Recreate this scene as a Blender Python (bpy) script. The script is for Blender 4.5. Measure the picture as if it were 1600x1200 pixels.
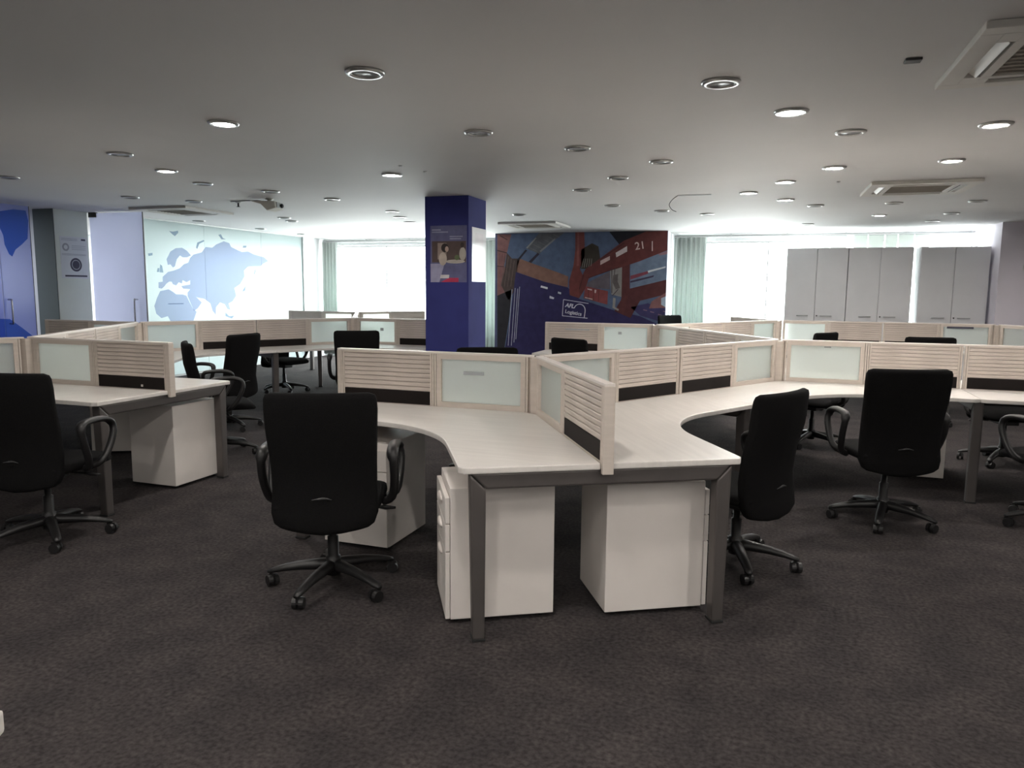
import bpy, bmesh, math, random
from mathutils import Matrix, Vector

random.seed(7)
for o in list(bpy.data.objects):
    bpy.data.objects.remove(o, do_unlink=True)
scene = bpy.context.scene
COL = scene.collection
rad = math.radians

# ------------------------------------------------------------------ camera
# World axes are the room's axes: X along the window wall, Y towards it, floor at z = 0.
ROOM = 18.5                                     # the camera is turned this far left of the window wall's normal
cam_data = bpy.data.cameras.new('camera')
cam_data.sensor_width = 36.0
cam_data.lens = 36.0 * 1165.8 / 1600.0
cam = bpy.data.objects.new('camera', cam_data)
COL.objects.link(cam)
cam.matrix_world = (Matrix.Translation((0, 0, 1.4416)) @ Matrix.Rotation(rad(ROOM), 4, 'Z')
                    @ Matrix.Rotation(rad(90) - 0.1246, 4, 'X') @ Matrix.Rotation(0.0086, 4, 'Z'))
scene.camera = cam

# ------------------------------------------------------------------ world, daylight and exposure
world = bpy.data.worlds.new('world')
scene.world = world
world.use_nodes = True
world.node_tree.nodes['Background'].inputs[0].default_value = (0.9, 0.96, 1.0, 1)
world.node_tree.nodes['Background'].inputs[1].default_value = 1.0
vs = scene.view_settings
vs.view_transform = 'Standard'
vs.look = 'None'
vs.gamma = 1.0
vs.use_curve_mapping = False
vs.exposure = 1.4
WINDOW_LIGHT = 6.0        # daylight coming in through the window panes
LAMP_LIGHT = 170.0         # a glowing downlight lens
SIDE_ROOM_LIGHT = 150.0    # ceiling lamp of the glazed meeting room, watts
BLUE_ROOM_LIGHT = 26.0     # ceiling lamp of the small room on the left, watts

def area_lamp(name, loc, sx, sy, watts, col, rot=(0, 0, 0)):
    d = bpy.data.lights.new(name, 'AREA')
    d.shape = 'RECTANGLE'; d.size = sx; d.size_y = sy; d.energy = watts; d.color = col
    o = bpy.data.objects.new(name, d); COL.objects.link(o)
    o.location = loc; o.rotation_euler = rot
    return o
area_lamp('meeting_room_lamp', (-11.2, 11.2, 2.46), 2.4, 4.0, SIDE_ROOM_LIGHT, (0.95, 0.97, 1.0))
area_lamp('small_room_lamp', (-10.9, 6.2, 2.46), 1.2, 1.8, BLUE_ROOM_LIGHT, (0.86, 0.9, 1.0))

MURAL = [
  ('printed_sky', (0.113, 0.153, 0.255), 0, [(-4.806, 2.493), (-1.646, 2.504), (-1.57, 0.27), (-4.791, 0.089)]),
  ('printed_boxes_red', (0.264, 0.122, 0.117), 1, [(-4.8, 2.487), (-4.521, 2.483), (-4.558, 2.342), (-4.607, 2.142), (-4.656, 1.905), (-4.564, 1.608), (-4.626, 1.368), (-4.793, 1.343)]),
  ('printed_box_seam', (0.07, 0.039, 0.039), 2, [(-4.798, 2.197), (-4.607, 2.148), (-4.607, 2.13), (-4.798, 2.179)]),
  ('printed_box_seam', (0.115, 0.054, 0.054), 2, [(-4.796, 1.906), (-4.669, 1.894), (-4.668, 1.876), (-4.796, 1.888)]),
  ('printed_box_seam', (0.115, 0.054, 0.054), 2, [(-4.749, 2.474), (-4.596, 2.39), (-4.603, 2.372), (-4.762, 2.457)]),
  ('printed_lashing', (0.094, 0.064, 0.059), 2, [(-4.607, 2.142), (-4.505, 2.035), (-4.354, 2.034), (-4.402, 1.846), (-4.424, 1.49), (-4.561, 1.249), (-4.717, 1.547), (-4.643, 1.846)]),
  ('printed_quay', (0.031, 0.028, 0.034), 2, [(-4.793, 1.343), (-4.5, 1.465), (-4.558, 0.888), (-4.681, 0.118), (-4.785, 0.114)]),
  ('printed_boom', (0.138, 0.138, 0.153), 1, [(-4.231, 2.221), (-4.06, 2.406), (-3.987, 2.494), (-3.501, 2.496), (-3.668, 2.377), (-3.982, 2.114), (-4.081, 2.161)]),
  ('printed_boom_edge', (0.31, 0.31, 0.31), 3, [(-4.231, 2.233), (-4.048, 2.417), (-4.029, 2.405), (-4.206, 2.215)]),
  ('printed_boom_edge', (0.262, 0.262, 0.277), 3, [(-3.97, 2.172), (-3.681, 2.401), (-3.668, 2.377), (-3.945, 2.149)]),
  ('printed_strut', (0.038, 0.032, 0.048), 3, [(-4.404, 2.011), (-4.243, 2.198), (-4.206, 2.186), (-4.366, 1.999)]),
  ('printed_strut', (0.05, 0.039, 0.06), 3, [(-4.178, 1.975), (-4.007, 2.138), (-3.97, 2.114), (-4.128, 1.951)]),
  ('printed_ledge', (0.287, 0.15, 0.114), 2, [(-4.404, 1.999), (-4.354, 2.034), (-4.128, 1.951), (-3.634, 1.787), (-3.415, 1.706), (-3.423, 1.508), (-3.876, 1.611), (-4.414, 1.787)]),
  ('printed_hull', (0.039, 0.031, 0.113), 3, [(-4.427, 1.787), (-3.876, 1.611), (-3.423, 1.508), (-3.203, 1.301), (-2.549, 1.102), (-2.085, 1.007), (-1.59, 0.814), (-1.572, 0.27), (-4.668, 0.119), (-4.533, 0.889), (-4.462, 1.489)]),
  ('printed_mast', (0.201, 0.054, 0.049), 4, [(-3.298, 2.498), (-3.132, 2.498), (-3.112, 2.074), (-3.202, 1.844), (-3.09, 1.614), (-3.203, 1.313), (-3.384, 1.369), (-3.401, 1.613), (-3.322, 1.902), (-3.292, 2.189)]),
  ('printed_mast_light', (0.282, 0.099, 0.089), 5, [(-3.263, 2.497), (-3.227, 2.497), (-3.215, 1.902), (-3.262, 1.891)]),
  ('printed_clump', (0.054, 0.043, 0.033), 4, [(-3.185, 2.188), (-2.987, 2.3), (-2.868, 2.242), (-2.828, 2.015), (-3.059, 1.844), (-3.178, 1.844)]),
  ('printed_shade', (0.019, 0.019, 0.027), 4, [(-2.677, 2.499), (-1.95, 2.498), (-2.463, 2.238)]),
  ('printed_beam', (0.157, 0.042, 0.04), 5, [(-3.209, 1.614), (-3.095, 1.844), (-2.805, 2.049), (-2.408, 2.338), (-2.017, 2.494), (-1.648, 2.499), (-1.636, 2.163), (-2.114, 1.978), (-2.453, 1.866), (-2.799, 1.764), (-3.032, 1.672), (-3.088, 1.499), (-3.203, 1.313)]),
  ('printed_leg', (0.124, 0.037, 0.037), 5, [(-2.43, 1.878), (-2.294, 1.922), (-2.282, 1.482), (-2.373, 1.025), (-2.478, 1.069), (-2.427, 1.333)]),
  ('printed_low_beam', (0.113, 0.034, 0.036), 4, [(-2.328, 1.482), (-1.619, 1.654), (-1.61, 1.398), (-2.093, 1.28), (-2.256, 0.97), (-2.548, 1.091)]),
  ('printed_far_sky', (0.188, 0.239, 0.341), 3, [(-2.283, 1.934), (-1.636, 2.163), (-1.619, 1.643), (-2.27, 1.482)]),
  ('printed_streak', (0.281, 0.067, 0.093), 4, [(-2.277, 1.72), (-1.973, 1.804), (-1.961, 1.759), (-2.275, 1.652)]),
  ('printed_streak', (0.8, 0.82, 0.85), 5, [(-1.974, 1.81), (-1.663, 1.887), (-1.663, 1.86), (-1.961, 1.776)]),
  ('printed_streak', (0.063, 0.048, 0.094), 5, [(-2.274, 1.629), (-1.859, 1.732), (-1.869, 1.698), (-2.273, 1.595)]),
  ('printed_flag', (0.352, 0.199, 0.224), 6, [(-1.804, 2.099), (-1.639, 2.152), (-1.637, 2.097), (-1.759, 2.076)]),
  ('printed_haze', (0.153, 0.128, 0.153), 3, [(-3.089, 1.58), (-2.648, 1.798), (-2.64, 1.479), (-3.064, 1.511)]),
  ('printed_steam', (0.318, 0.298, 0.283), 4, [(-2.648, 1.821), (-2.419, 1.883), (-2.427, 1.344), (-2.614, 1.388)]),
  ('printed_steam_shade', (0.151, 0.126, 0.126), 5, [(-2.588, 1.73), (-2.496, 1.753), (-2.504, 1.617), (-2.455, 1.503), (-2.535, 1.48), (-2.596, 1.605)]),
  ('printed_crates', (0.279, 0.071, 0.071), 4, [(-3.1, 1.534), (-2.674, 1.445), (-2.68, 1.204), (-3.119, 1.314)]),
  ('printed_crate_mark', (0.75, 0.6, 0.58), 5, [(-3.052, 1.493), (-2.968, 1.477), (-2.968, 1.454), (-3.051, 1.47)]),
  ('printed_crate_mark', (0.75, 0.6, 0.58), 5, [(-2.921, 1.471), (-2.886, 1.466), (-2.896, 1.408), (-2.92, 1.414)]),
  ('printed_crate_mark', (0.75, 0.6, 0.58), 5, [(-3.096, 1.337), (-2.953, 1.304), (-2.952, 1.287), (-3.096, 1.32)]),
  ('printed_gear', (0.366, 0.341, 0.316), 6, [(-2.578, 1.331), (-2.531, 1.32), (-2.538, 1.16), (-2.468, 1.126), (-2.479, 1.092), (-2.585, 1.148)]),
  ('printed_barge', (0.288, 0.135, 0.135), 5, [(-1.889, 1.271), (-1.611, 1.431), (-1.602, 1.163), (-1.93, 1.146)]),
  ('printed_barge_sky', (0.55, 0.65, 0.78), 6, [(-1.723, 1.329), (-1.609, 1.364), (-1.603, 1.174), (-1.719, 1.217)]),
  ('printed_far_stack', (0.061, 0.051, 0.148), 4, [(-2.261, 1.164), (-1.956, 1.236), (-1.602, 1.151), (-1.593, 0.893), (-2.085, 1.019)]),
  ('printed_plate', (0.72, 0.55, 0.52), 6, [(-2.827, 1.986), (-2.655, 2.071), (-2.653, 2.003), (-2.825, 1.912)]),
  ('printed_plate', (0.78, 0.68, 0.66), 6, [(-2.552, 2.126), (-2.349, 2.243), (-2.346, 2.147), (-2.538, 2.047)]),
  ('printed_tick', (0.8, 0.65, 0.62), 6, [(-1.917, 2.321), (-1.9, 2.325), (-1.895, 2.155), (-1.911, 2.149)]),
  ('printed_plate', (0.85, 0.85, 0.88), 5, [(-3.931, 1.54), (-3.801, 1.506), (-3.807, 1.47), (-3.943, 1.505)]),
  ('printed_plate', (0.75, 0.75, 0.82), 5, [(-3.604, 1.431), (-3.543, 1.414), (-3.548, 1.379), (-3.609, 1.396)]),
  ('printed_plate', (0.75, 0.75, 0.82), 5, [(-3.762, 1.353), (-3.675, 1.319), (-3.687, 1.289), (-3.767, 1.306)]),
  ('printed_rail', (0.55, 0.55, 0.65), 5, [(-4.505, 1.466), (-4.573, 0.403), (-4.561, 0.403), (-4.494, 1.465)]),
  ('printed_rail', (0.55, 0.55, 0.65), 5, [(-4.442, 1.49), (-4.509, 0.405), (-4.497, 0.405), (-4.431, 1.489)]),
  ('printed_rail', (0.55, 0.55, 0.65), 5, [(-4.392, 1.478), (-4.458, 0.468), (-4.447, 0.467), (-4.38, 1.478)]),
  ('printed_rail', (0.55, 0.55, 0.65), 5, [(-4.354, 1.514), (-4.42, 0.529), (-4.409, 0.529), (-4.343, 1.514)]),
  ('printed_logo_frame', (0.8, 0.78, 0.9), 5, [(-3.499, 1.28), (-3.029, 1.214), (-3.027, 1.225), (-3.497, 1.292)]),
  ('printed_logo_frame', (0.8, 0.78, 0.9), 5, [(-3.504, 1.286), (-3.521, 0.988), (-3.509, 0.987), (-3.492, 1.286)]),
  ('printed_logo_frame', (0.8, 0.78, 0.9), 5, [(-3.515, 0.982), (-3.041, 0.945), (-3.04, 0.957), (-3.514, 0.993)]),
  ('printed_lattice', (0.199, 0.199, 0.209), 2, [(-4.183, 2.241), (-4.009, 2.157), (-4.005, 2.165), (-4.18, 2.248)]),
  ('printed_lattice', (0.199, 0.199, 0.209), 2, [(-4.09, 2.286), (-3.926, 2.208), (-3.922, 2.215), (-4.086, 2.293)]),
  ('printed_lattice', (0.199, 0.199, 0.209), 2, [(-3.997, 2.332), (-3.843, 2.258), (-3.84, 2.265), (-3.993, 2.339)]),
  ('printed_lattice', (0.199, 0.199, 0.209), 2, [(-3.904, 2.377), (-3.761, 2.308), (-3.758, 2.315), (-3.9, 2.384)]),
  ('printed_lattice', (0.199, 0.199, 0.209), 2, [(-3.812, 2.422), (-3.679, 2.358), (-3.676, 2.365), (-3.808, 2.429)]),
  ('printed_lattice', (0.199, 0.199, 0.209), 2, [(-3.72, 2.467), (-3.598, 2.407), (-3.594, 2.415), (-3.716, 2.474)]),
  ('printed_fan', (0.367, 0.352, 0.316), 6, [(-3.138, 2.029), (-3.17, 1.857), (-3.162, 1.855), (-3.13, 2.027)]),
  ('printed_fan', (0.367, 0.352, 0.316), 6, [(-3.1, 2.028), (-3.128, 1.866), (-3.12, 1.864), (-3.092, 2.027)]),
  ('printed_fan', (0.367, 0.352, 0.316), 6, [(-3.063, 2.028), (-3.085, 1.875), (-3.077, 1.874), (-3.054, 2.027)]),
  ('printed_fan', (0.367, 0.352, 0.316), 6, [(-3.025, 2.028), (-3.043, 1.884), (-3.035, 1.883), (-3.017, 2.027)]),
  ('printed_fan', (0.367, 0.352, 0.316), 6, [(-2.987, 2.028), (-3.001, 1.893), (-2.992, 1.892), (-2.979, 2.027)]),
  ('printed_rope', (0.177, 0.127, 0.111), 5, [(-4.637, 2.108), (-4.722, 1.512), (-4.712, 1.511), (-4.627, 2.106)]),
  ('printed_rope', (0.177, 0.127, 0.111), 5, [(-4.58, 2.072), (-4.658, 1.513), (-4.648, 1.511), (-4.57, 2.07)]),
  ('printed_rope', (0.177, 0.127, 0.111), 5, [(-4.522, 2.036), (-4.594, 1.513), (-4.584, 1.512), (-4.512, 2.035)]),
  ('printed_rope', (0.177, 0.127, 0.111), 5, [(-4.465, 2.0), (-4.531, 1.513), (-4.52, 1.512), (-4.455, 1.999)]),
  ('printed_crate_rib', (0.14, 0.038, 0.038), 5, [(-3.034, 1.511), (-3.041, 1.303), (-3.03, 1.303), (-3.023, 1.511)]),
  ('printed_crate_rib', (0.14, 0.038, 0.038), 5, [(-2.939, 1.491), (-2.946, 1.281), (-2.935, 1.281), (-2.928, 1.491)]),
  ('printed_crate_rib', (0.14, 0.038, 0.038), 5, [(-2.844, 1.471), (-2.851, 1.259), (-2.84, 1.259), (-2.833, 1.471)]),
  ('printed_beam_edge', (0.079, 0.023, 0.023), 6, [(-3.2, 1.473), (-3.122, 1.728), (-3.134, 1.731), (-3.213, 1.477)]),
  ('printed_beam_edge', (0.079, 0.023, 0.023), 6, [(-2.801, 2.021), (-2.404, 2.288), (-2.411, 2.299), (-2.809, 2.031)]),
  ('printed_beam_edge', (0.079, 0.023, 0.023), 6, [(-3.03, 1.678), (-2.474, 1.866), (-2.478, 1.878), (-3.034, 1.69)]),
  ('printed_box_rib', (0.171, 0.069, 0.069), 3, [(-4.751, 2.131), (-4.75, 1.918), (-4.741, 1.917), (-4.742, 2.131)]),
  ('printed_box_rib', (0.171, 0.069, 0.069), 3, [(-4.7, 2.131), (-4.711, 1.918), (-4.702, 1.917), (-4.691, 2.131)]),
  ('printed_box_rib', (0.171, 0.069, 0.069), 3, [(-4.649, 2.131), (-4.673, 1.918), (-4.664, 1.917), (-4.641, 2.13)]),
  ('printed_steam_line', (0.085, 0.064, 0.074), 6, [(-2.621, 1.844), (-2.61, 1.411), (-2.596, 1.411), (-2.607, 1.844)]),
  ('printed_steam_line', (0.085, 0.064, 0.074), 6, [(-2.563, 1.856), (-2.572, 1.731), (-2.558, 1.73), (-2.55, 1.855)]),
  ('printed_steam_line', (0.085, 0.064, 0.074), 6, [(-2.494, 1.485), (-2.596, 1.37), (-2.585, 1.361), (-2.484, 1.476)]),
  ('printed_far_mark', (0.299, 0.197, 0.248), 6, [(-2.033, 1.115), (-1.964, 1.101), (-1.962, 1.114), (-2.03, 1.129)]),
  ('printed_far_mark', (0.299, 0.197, 0.248), 6, [(-1.907, 1.083), (-1.839, 1.069), (-1.837, 1.082), (-1.905, 1.097)]),
  ('printed_far_mark', (0.299, 0.197, 0.248), 6, [(-1.771, 1.041), (-1.703, 1.026), (-1.7, 1.039), (-1.768, 1.054)]),
  ('printed_far_mark', (0.299, 0.197, 0.248), 6, [(-1.683, 1.099), (-1.616, 1.084), (-1.613, 1.097), (-1.68, 1.112)]),
  ('printed_logo_arc', (0.85, 0.83, 0.95), 5, [(-3.301, 1.132), (-3.288, 1.159), (-3.27, 1.182), (-3.247, 1.199), (-3.221, 1.21), (-3.193, 1.214), (-3.165, 1.21), (-3.139, 1.199), (-3.116, 1.182), (-3.098, 1.159), (-3.085, 1.132), (-3.079, 1.102), (-3.08, 1.072), (-3.094, 0.965), (-3.11, 0.965), (-3.095, 1.075), (-3.095, 1.101), (-3.1, 1.127), (-3.111, 1.15), (-3.127, 1.171), (-3.147, 1.186), (-3.169, 1.195), (-3.193, 1.199), (-3.217, 1.196), (-3.24, 1.186), (-3.26, 1.171), (-3.275, 1.151), (-3.286, 1.127)]),
]
T_AFL = (-3.463, 1.143)
T_LOG = (-3.468, 1.021)
T_21 = (-2.204, 2.174)
WORLD_MAP = [
  ('map_land', [(9.485, 1.524), (9.572, 1.535), (9.577, 1.611), (9.69, 1.689), (9.829, 1.718), (9.958, 1.758), (10.048, 1.823), (10.151, 1.853), (10.2, 1.934), (10.277, 1.99), (10.384, 2.016), (10.476, 2.037), (10.574, 2.133), (10.738, 2.131), (10.838, 2.192), (11.037, 2.259), (11.178, 2.235), (11.225, 2.17), (11.412, 2.118), (11.516, 2.094), (11.678, 2.114), (11.841, 2.07), (12.046, 2.043), (12.151, 2.03), (12.274, 1.963), (12.115, 1.908), (12.036, 1.858), (11.829, 1.851), (11.663, 1.834), (11.551, 1.76), (11.563, 1.656), (11.431, 1.515), (11.27, 1.444), (11.314, 1.307), (11.204, 1.204), (11.1, 1.171), (11.144, 1.051), (11.061, 1.07), (10.998, 1.156), (10.876, 1.191), (10.774, 1.109), (10.758, 0.976), (10.682, 1.044), (10.634, 1.177), (10.498, 1.255), (10.338, 1.278), (10.294, 1.294), (10.425, 1.196), (10.328, 1.101), (10.234, 1.054), (10.102, 1.301), (10.106, 1.364), (10.168, 1.417), (10.009, 1.427), (9.968, 1.468), (10.173, 1.496), (10.177, 1.565), (10.087, 1.532), (10.003, 1.567), (9.985, 1.51), (9.915, 1.53), (9.856, 1.477), (9.787, 1.497), (9.762, 1.538), (9.707, 1.537), (9.651, 1.506), (9.593, 1.455), (9.545, 1.424), (9.479, 1.434)]),
  ('map_land', [(9.697, 1.801), (9.676, 1.891), (9.766, 2.016), (9.88, 2.073), (10.022, 2.091), (10.134, 2.046), (10.218, 1.976), (10.128, 1.941), (10.027, 1.937), (9.971, 1.965), (9.897, 1.9), (9.848, 1.785), (9.805, 1.764), (9.753, 1.813)]),
  ('map_land', [(9.509, 1.384), (9.686, 1.415), (9.779, 1.374), (9.847, 1.333), (9.988, 1.332), (10.074, 1.311), (10.127, 1.226), (10.207, 1.098), (10.294, 1.042), (10.243, 0.947), (10.177, 0.842), (10.106, 0.653), (9.932, 0.44), (9.81, 0.543), (9.745, 0.838), (9.644, 0.986), (9.507, 0.96), (9.406, 1.033), (9.375, 1.154), (9.435, 1.274)]),
  ('map_island', [(9.536, 1.805), (9.575, 1.786), (9.595, 1.677), (9.515, 1.68)]),
  ('map_island', [(9.479, 1.743), (9.519, 1.745), (9.508, 1.684), (9.462, 1.683)]),
  ('map_island', [(9.759, 2.339), (9.841, 2.335), (9.954, 2.359), (9.952, 2.323), (9.878, 2.267), (9.825, 2.293)]),
  ('map_island', [(9.3, 1.963), (9.391, 1.977), (9.388, 1.938), (9.31, 1.924)]),
  ('map_island', [(10.344, 2.109), (10.38, 2.196), (10.535, 2.248), (10.549, 2.228), (10.424, 2.178), (10.373, 2.09)]),
  ('map_island', [(10.904, 2.36), (10.97, 2.376), (11.016, 2.313), (11.098, 2.296), (10.981, 2.289)]),
  ('map_island', [(11.558, 2.212), (11.648, 2.217), (11.628, 2.181), (11.538, 2.176)]),
  ('map_island', [(11.862, 1.781), (11.901, 1.806), (11.858, 1.71), (11.821, 1.697)]),
  ('map_island', [(11.514, 1.423), (11.59, 1.493), (11.567, 1.399), (11.476, 1.376)]),
  ('map_island', [(11.007, 1.014), (11.104, 0.943), (11.242, 0.951), (11.17, 0.895), (11.003, 0.946)]),
]
BLUE_LAND = [(7.098, 2.386), (7.273, 2.428), (7.45, 2.429), (7.476, 2.3), (7.449, 2.066), (7.352, 1.977), (7.267, 1.914), (7.216, 1.822), (7.175, 1.852), (7.124, 1.971), (7.116, 2.083), (7.081, 2.169), (7.019, 2.235), (7.029, 2.363)]
# X, Y, lit
DOWNLIGHTS = [
  (-7.05, 5.52, 0),
  (-4.93, 4.82, 0),
  (-7.15, 7.11, 0),
  (-5.21, 5.61, 1),
  (-6.71, 7.65, 0),
  (-8.58, 9.88, 0),
  (-5.48, 6.39, 0),
  (-3.36, 4.13, 1),
  (-8.57, 11.41, 0),
  (-5.18, 7.09, 0),
  (-6.89, 9.74, 0),
  (-7.10, 10.23, 0),
  (-8.60, 12.72, 0),
  (-4.90, 7.88, 0),
  (-1.91, 3.39, 0),
  (-3.32, 6.37, 1),
  (-4.85, 9.30, 0),
  (-5.12, 10.06, 0),
  (-5.36, 10.86, 0),
  (-1.88, 4.86, 0),
  (-3.30, 10.12, 0),
  (-1.37, 5.58, 0),
  (-1.87, 7.85, 0),
  (-1.84, 9.34, 0),
  (-1.35, 7.11, 0),
  (-0.85, 6.33, 0),
  (-1.33, 10.09, 0),
  (-0.79, 10.64, 0),
  (-0.26, 4.07, 0),
  (-0.21, 8.51, 1),
  (0.14, 7.77, 1),
  (0.18, 9.25, 1),
  (0.10, 4.82, 1),
  (0.58, 12.57, 0),
  (0.54, 9.94, 0),
  (0.51, 7.01, 1),
  (0.49, 5.53, 0),
  (1.43, 11.35, 1),
  (1.39, 9.88, 0),
  (2.27, 12.42, 0),
  (1.36, 6.89, 1),
  (2.28, 11.30, 0),
  (2.25, 9.91, 0),
  (1.32, 5.53, 1),
]
# ------------------------------------------------------------------ materials
def mat(name, col, rough=0.6, metal=0.0, spec=0.5, noise=None, bump=None, emit=None, estr=0.0):
    """noise = (scale, amount, stretch xyz); bump = (scale, strength)"""
    m = bpy.data.materials.new(name); m.use_nodes = True
    nt = m.node_tree; b = nt.nodes['Principled BSDF']
    b.inputs['Base Color'].default_value = (*col, 1)
    b.inputs['Roughness'].default_value = rough
    b.inputs['Metallic'].default_value = metal
    b.inputs['Specular IOR Level'].default_value = spec
    tc = nt.nodes.new('ShaderNodeTexCoord')
    if noise:
        sc_, am, st = noise
        mp = nt.nodes.new('ShaderNodeMapping'); mp.inputs['Scale'].default_value = st
        nt.links.new(tc.outputs['Object'], mp.inputs['Vector'])
        n = nt.nodes.new('ShaderNodeTexNoise'); n.inputs['Scale'].default_value = sc_; n.inputs['Detail'].default_value = 6
        nt.links.new(mp.outputs['Vector'], n.inputs['Vector'])
        r = nt.nodes.new('ShaderNodeValToRGB')
        r.color_ramp.elements[0].position = 0.3; r.color_ramp.elements[1].position = 0.7
        r.color_ramp.elements[0].color = (*[c * (1 - am) for c in col], 1)
        r.color_ramp.elements[1].color = (*[min(1, c * (1 + am)) for c in col], 1)
        nt.links.new(n.outputs['Fac'], r.inputs['Fac']); nt.links.new(r.outputs['Color'], b.inputs['Base Color'])
    if bump:
        n2 = nt.nodes.new('ShaderNodeTexNoise'); n2.inputs['Scale'].default_value = bump[0]; n2.inputs['Detail'].default_value = 4
        nt.links.new(tc.outputs['Object'], n2.inputs['Vector'])
        bp = nt.nodes.new('ShaderNodeBump'); bp.inputs['Strength'].default_value = bump[1]; bp.inputs['Distance'].default_value = 0.01
        nt.links.new(n2.outputs['Fac'], bp.inputs['Height']); nt.links.new(bp.outputs['Normal'], b.inputs['Normal'])
    if emit:
        b.inputs['Emission Color'].default_value = (*emit, 1); b.inputs['Emission Strength'].default_value = estr
    return m

def frosted(name, diff, trans, mix=0.6, gloss=0.12, rough=0.25):
    """frosted glass: lets light through diffusely, keeps a soft sheen"""
    m = bpy.data.materials.new(name); m.use_nodes = True
    nt = m.node_tree; out = nt.nodes['Material Output']; nt.nodes.remove(nt.nodes['Principled BSDF'])
    d = nt.nodes.new('ShaderNodeBsdfDiffuse'); d.inputs['Color'].default_value = (*diff, 1)
    t = nt.nodes.new('ShaderNodeBsdfTranslucent'); t.inputs['Color'].default_value = (*trans, 1)
    g = nt.nodes.new('ShaderNodeBsdfGlossy'); g.inputs['Roughness'].default_value = rough
    a = nt.nodes.new('ShaderNodeMixShader'); a.inputs[0].default_value = mix
    nt.links.new(d.outputs[0], a.inputs[1]); nt.links.new(t.outputs[0], a.inputs[2])
    fr = nt.nodes.new('ShaderNodeFresnel'); fr.inputs['IOR'].default_value = 1.45
    c = nt.nodes.new('ShaderNodeMixShader'); nt.links.new(fr.outputs[0], c.inputs[0])
    nt.links.new(a.outputs[0], c.inputs[1]); nt.links.new(g.outputs[0], c.inputs[2])
    nt.links.new(c.outputs[0], out.inputs['Surface'])
    return m

def partition_glass(name, diff, trans):
    m = frosted(name, diff, trans, 0.45)
    nt = m.node_tree; out = nt.nodes['Material Output']
    old = out.inputs['Surface'].links[0].from_socket
    rf = nt.nodes.new('ShaderNodeBsdfRefraction'); rf.inputs['Color'].default_value = (*trans, 1); rf.inputs['Roughness'].default_value = 0.34; rf.inputs['IOR'].default_value = 1.28
    mx = nt.nodes.new('ShaderNodeMixShader'); mx.inputs[0].default_value = 0.36
    nt.links.new(old, mx.inputs[1]); nt.links.new(rf.outputs[0], mx.inputs[2]); nt.links.new(mx.outputs[0], out.inputs['Surface'])
    return m

def tinted_film(name, col):
    m = bpy.data.materials.new(name); m.use_nodes = True
    nt = m.node_tree; out = nt.nodes['Material Output']; nt.nodes.remove(nt.nodes['Principled BSDF'])
    t = nt.nodes.new('ShaderNodeBsdfTransparent'); t.inputs['Color'].default_value = (*col, 1)
    d = nt.nodes.new('ShaderNodeBsdfDiffuse'); d.inputs['Color'].default_value = (*[c * .6 for c in col], 1)
    a = nt.nodes.new('ShaderNodeMixShader'); a.inputs[0].default_value = 0.12
    nt.links.new(t.outputs[0], a.inputs[1]); nt.links.new(d.outputs[0], a.inputs[2]); nt.links.new(a.outputs[0], out.inputs['Surface'])
    return m

def glow(name, col, strength):
    m = bpy.data.materials.new(name); m.use_nodes = True
    nt = m.node_tree; out = nt.nodes['Material Output']; nt.nodes.remove(nt.nodes['Principled BSDF'])
    e = nt.nodes.new('ShaderNodeEmission'); e.inputs[0].default_value = (*col, 1); e.inputs[1].default_value = strength
    nt.links.new(e.outputs[0], out.inputs['Surface'])
    return m

ONE = (1, 1, 1)
def carpet_mat():
    m = mat('carpet', (0.056, 0.0505, 0.0505), 0.97, spec=0.1, noise=(55, 0.42, ONE), bump=(420, 0.6))
    nt = m.node_tree; b = nt.nodes['Principled BSDF']
    tc = nt.nodes.new('ShaderNodeTexCoord')
    n = nt.nodes.new('ShaderNodeTexNoise'); n.inputs['Scale'].default_value = 4.5; n.inputs['Detail'].default_value = 3
    nt.links.new(tc.outputs['Object'], n.inputs['Vector'])
    r = nt.nodes.new('ShaderNodeValToRGB'); r.color_ramp.elements[0].position = .35; r.color_ramp.elements[1].position = .7
    r.color_ramp.elements[0].color = (.78, .76, .78, 1); r.color_ramp.elements[1].color = (1.15, 1.1, 1.08, 1)
    nt.links.new(n.outputs['Fac'], r.inputs['Fac'])
    mx = nt.nodes.new('ShaderNodeMixRGB'); mx.blend_type = 'MULTIPLY'; mx.inputs[0].default_value = 1
    old = b.inputs['Base Color'].links[0].from_socket
    nt.links.new(old, mx.inputs[1]); nt.links.new(r.outputs['Color'], mx.inputs[2]); nt.links.new(mx.outputs[0], b.inputs['Base Color'])
    return m
def ceiling_mat():
    m = mat('ceiling_paint', (0.66, 0.655, 0.65), 0.75, spec=0.25, noise=(0.6, 0.04, ONE), bump=(0.8, 0.25))
    return m
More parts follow.
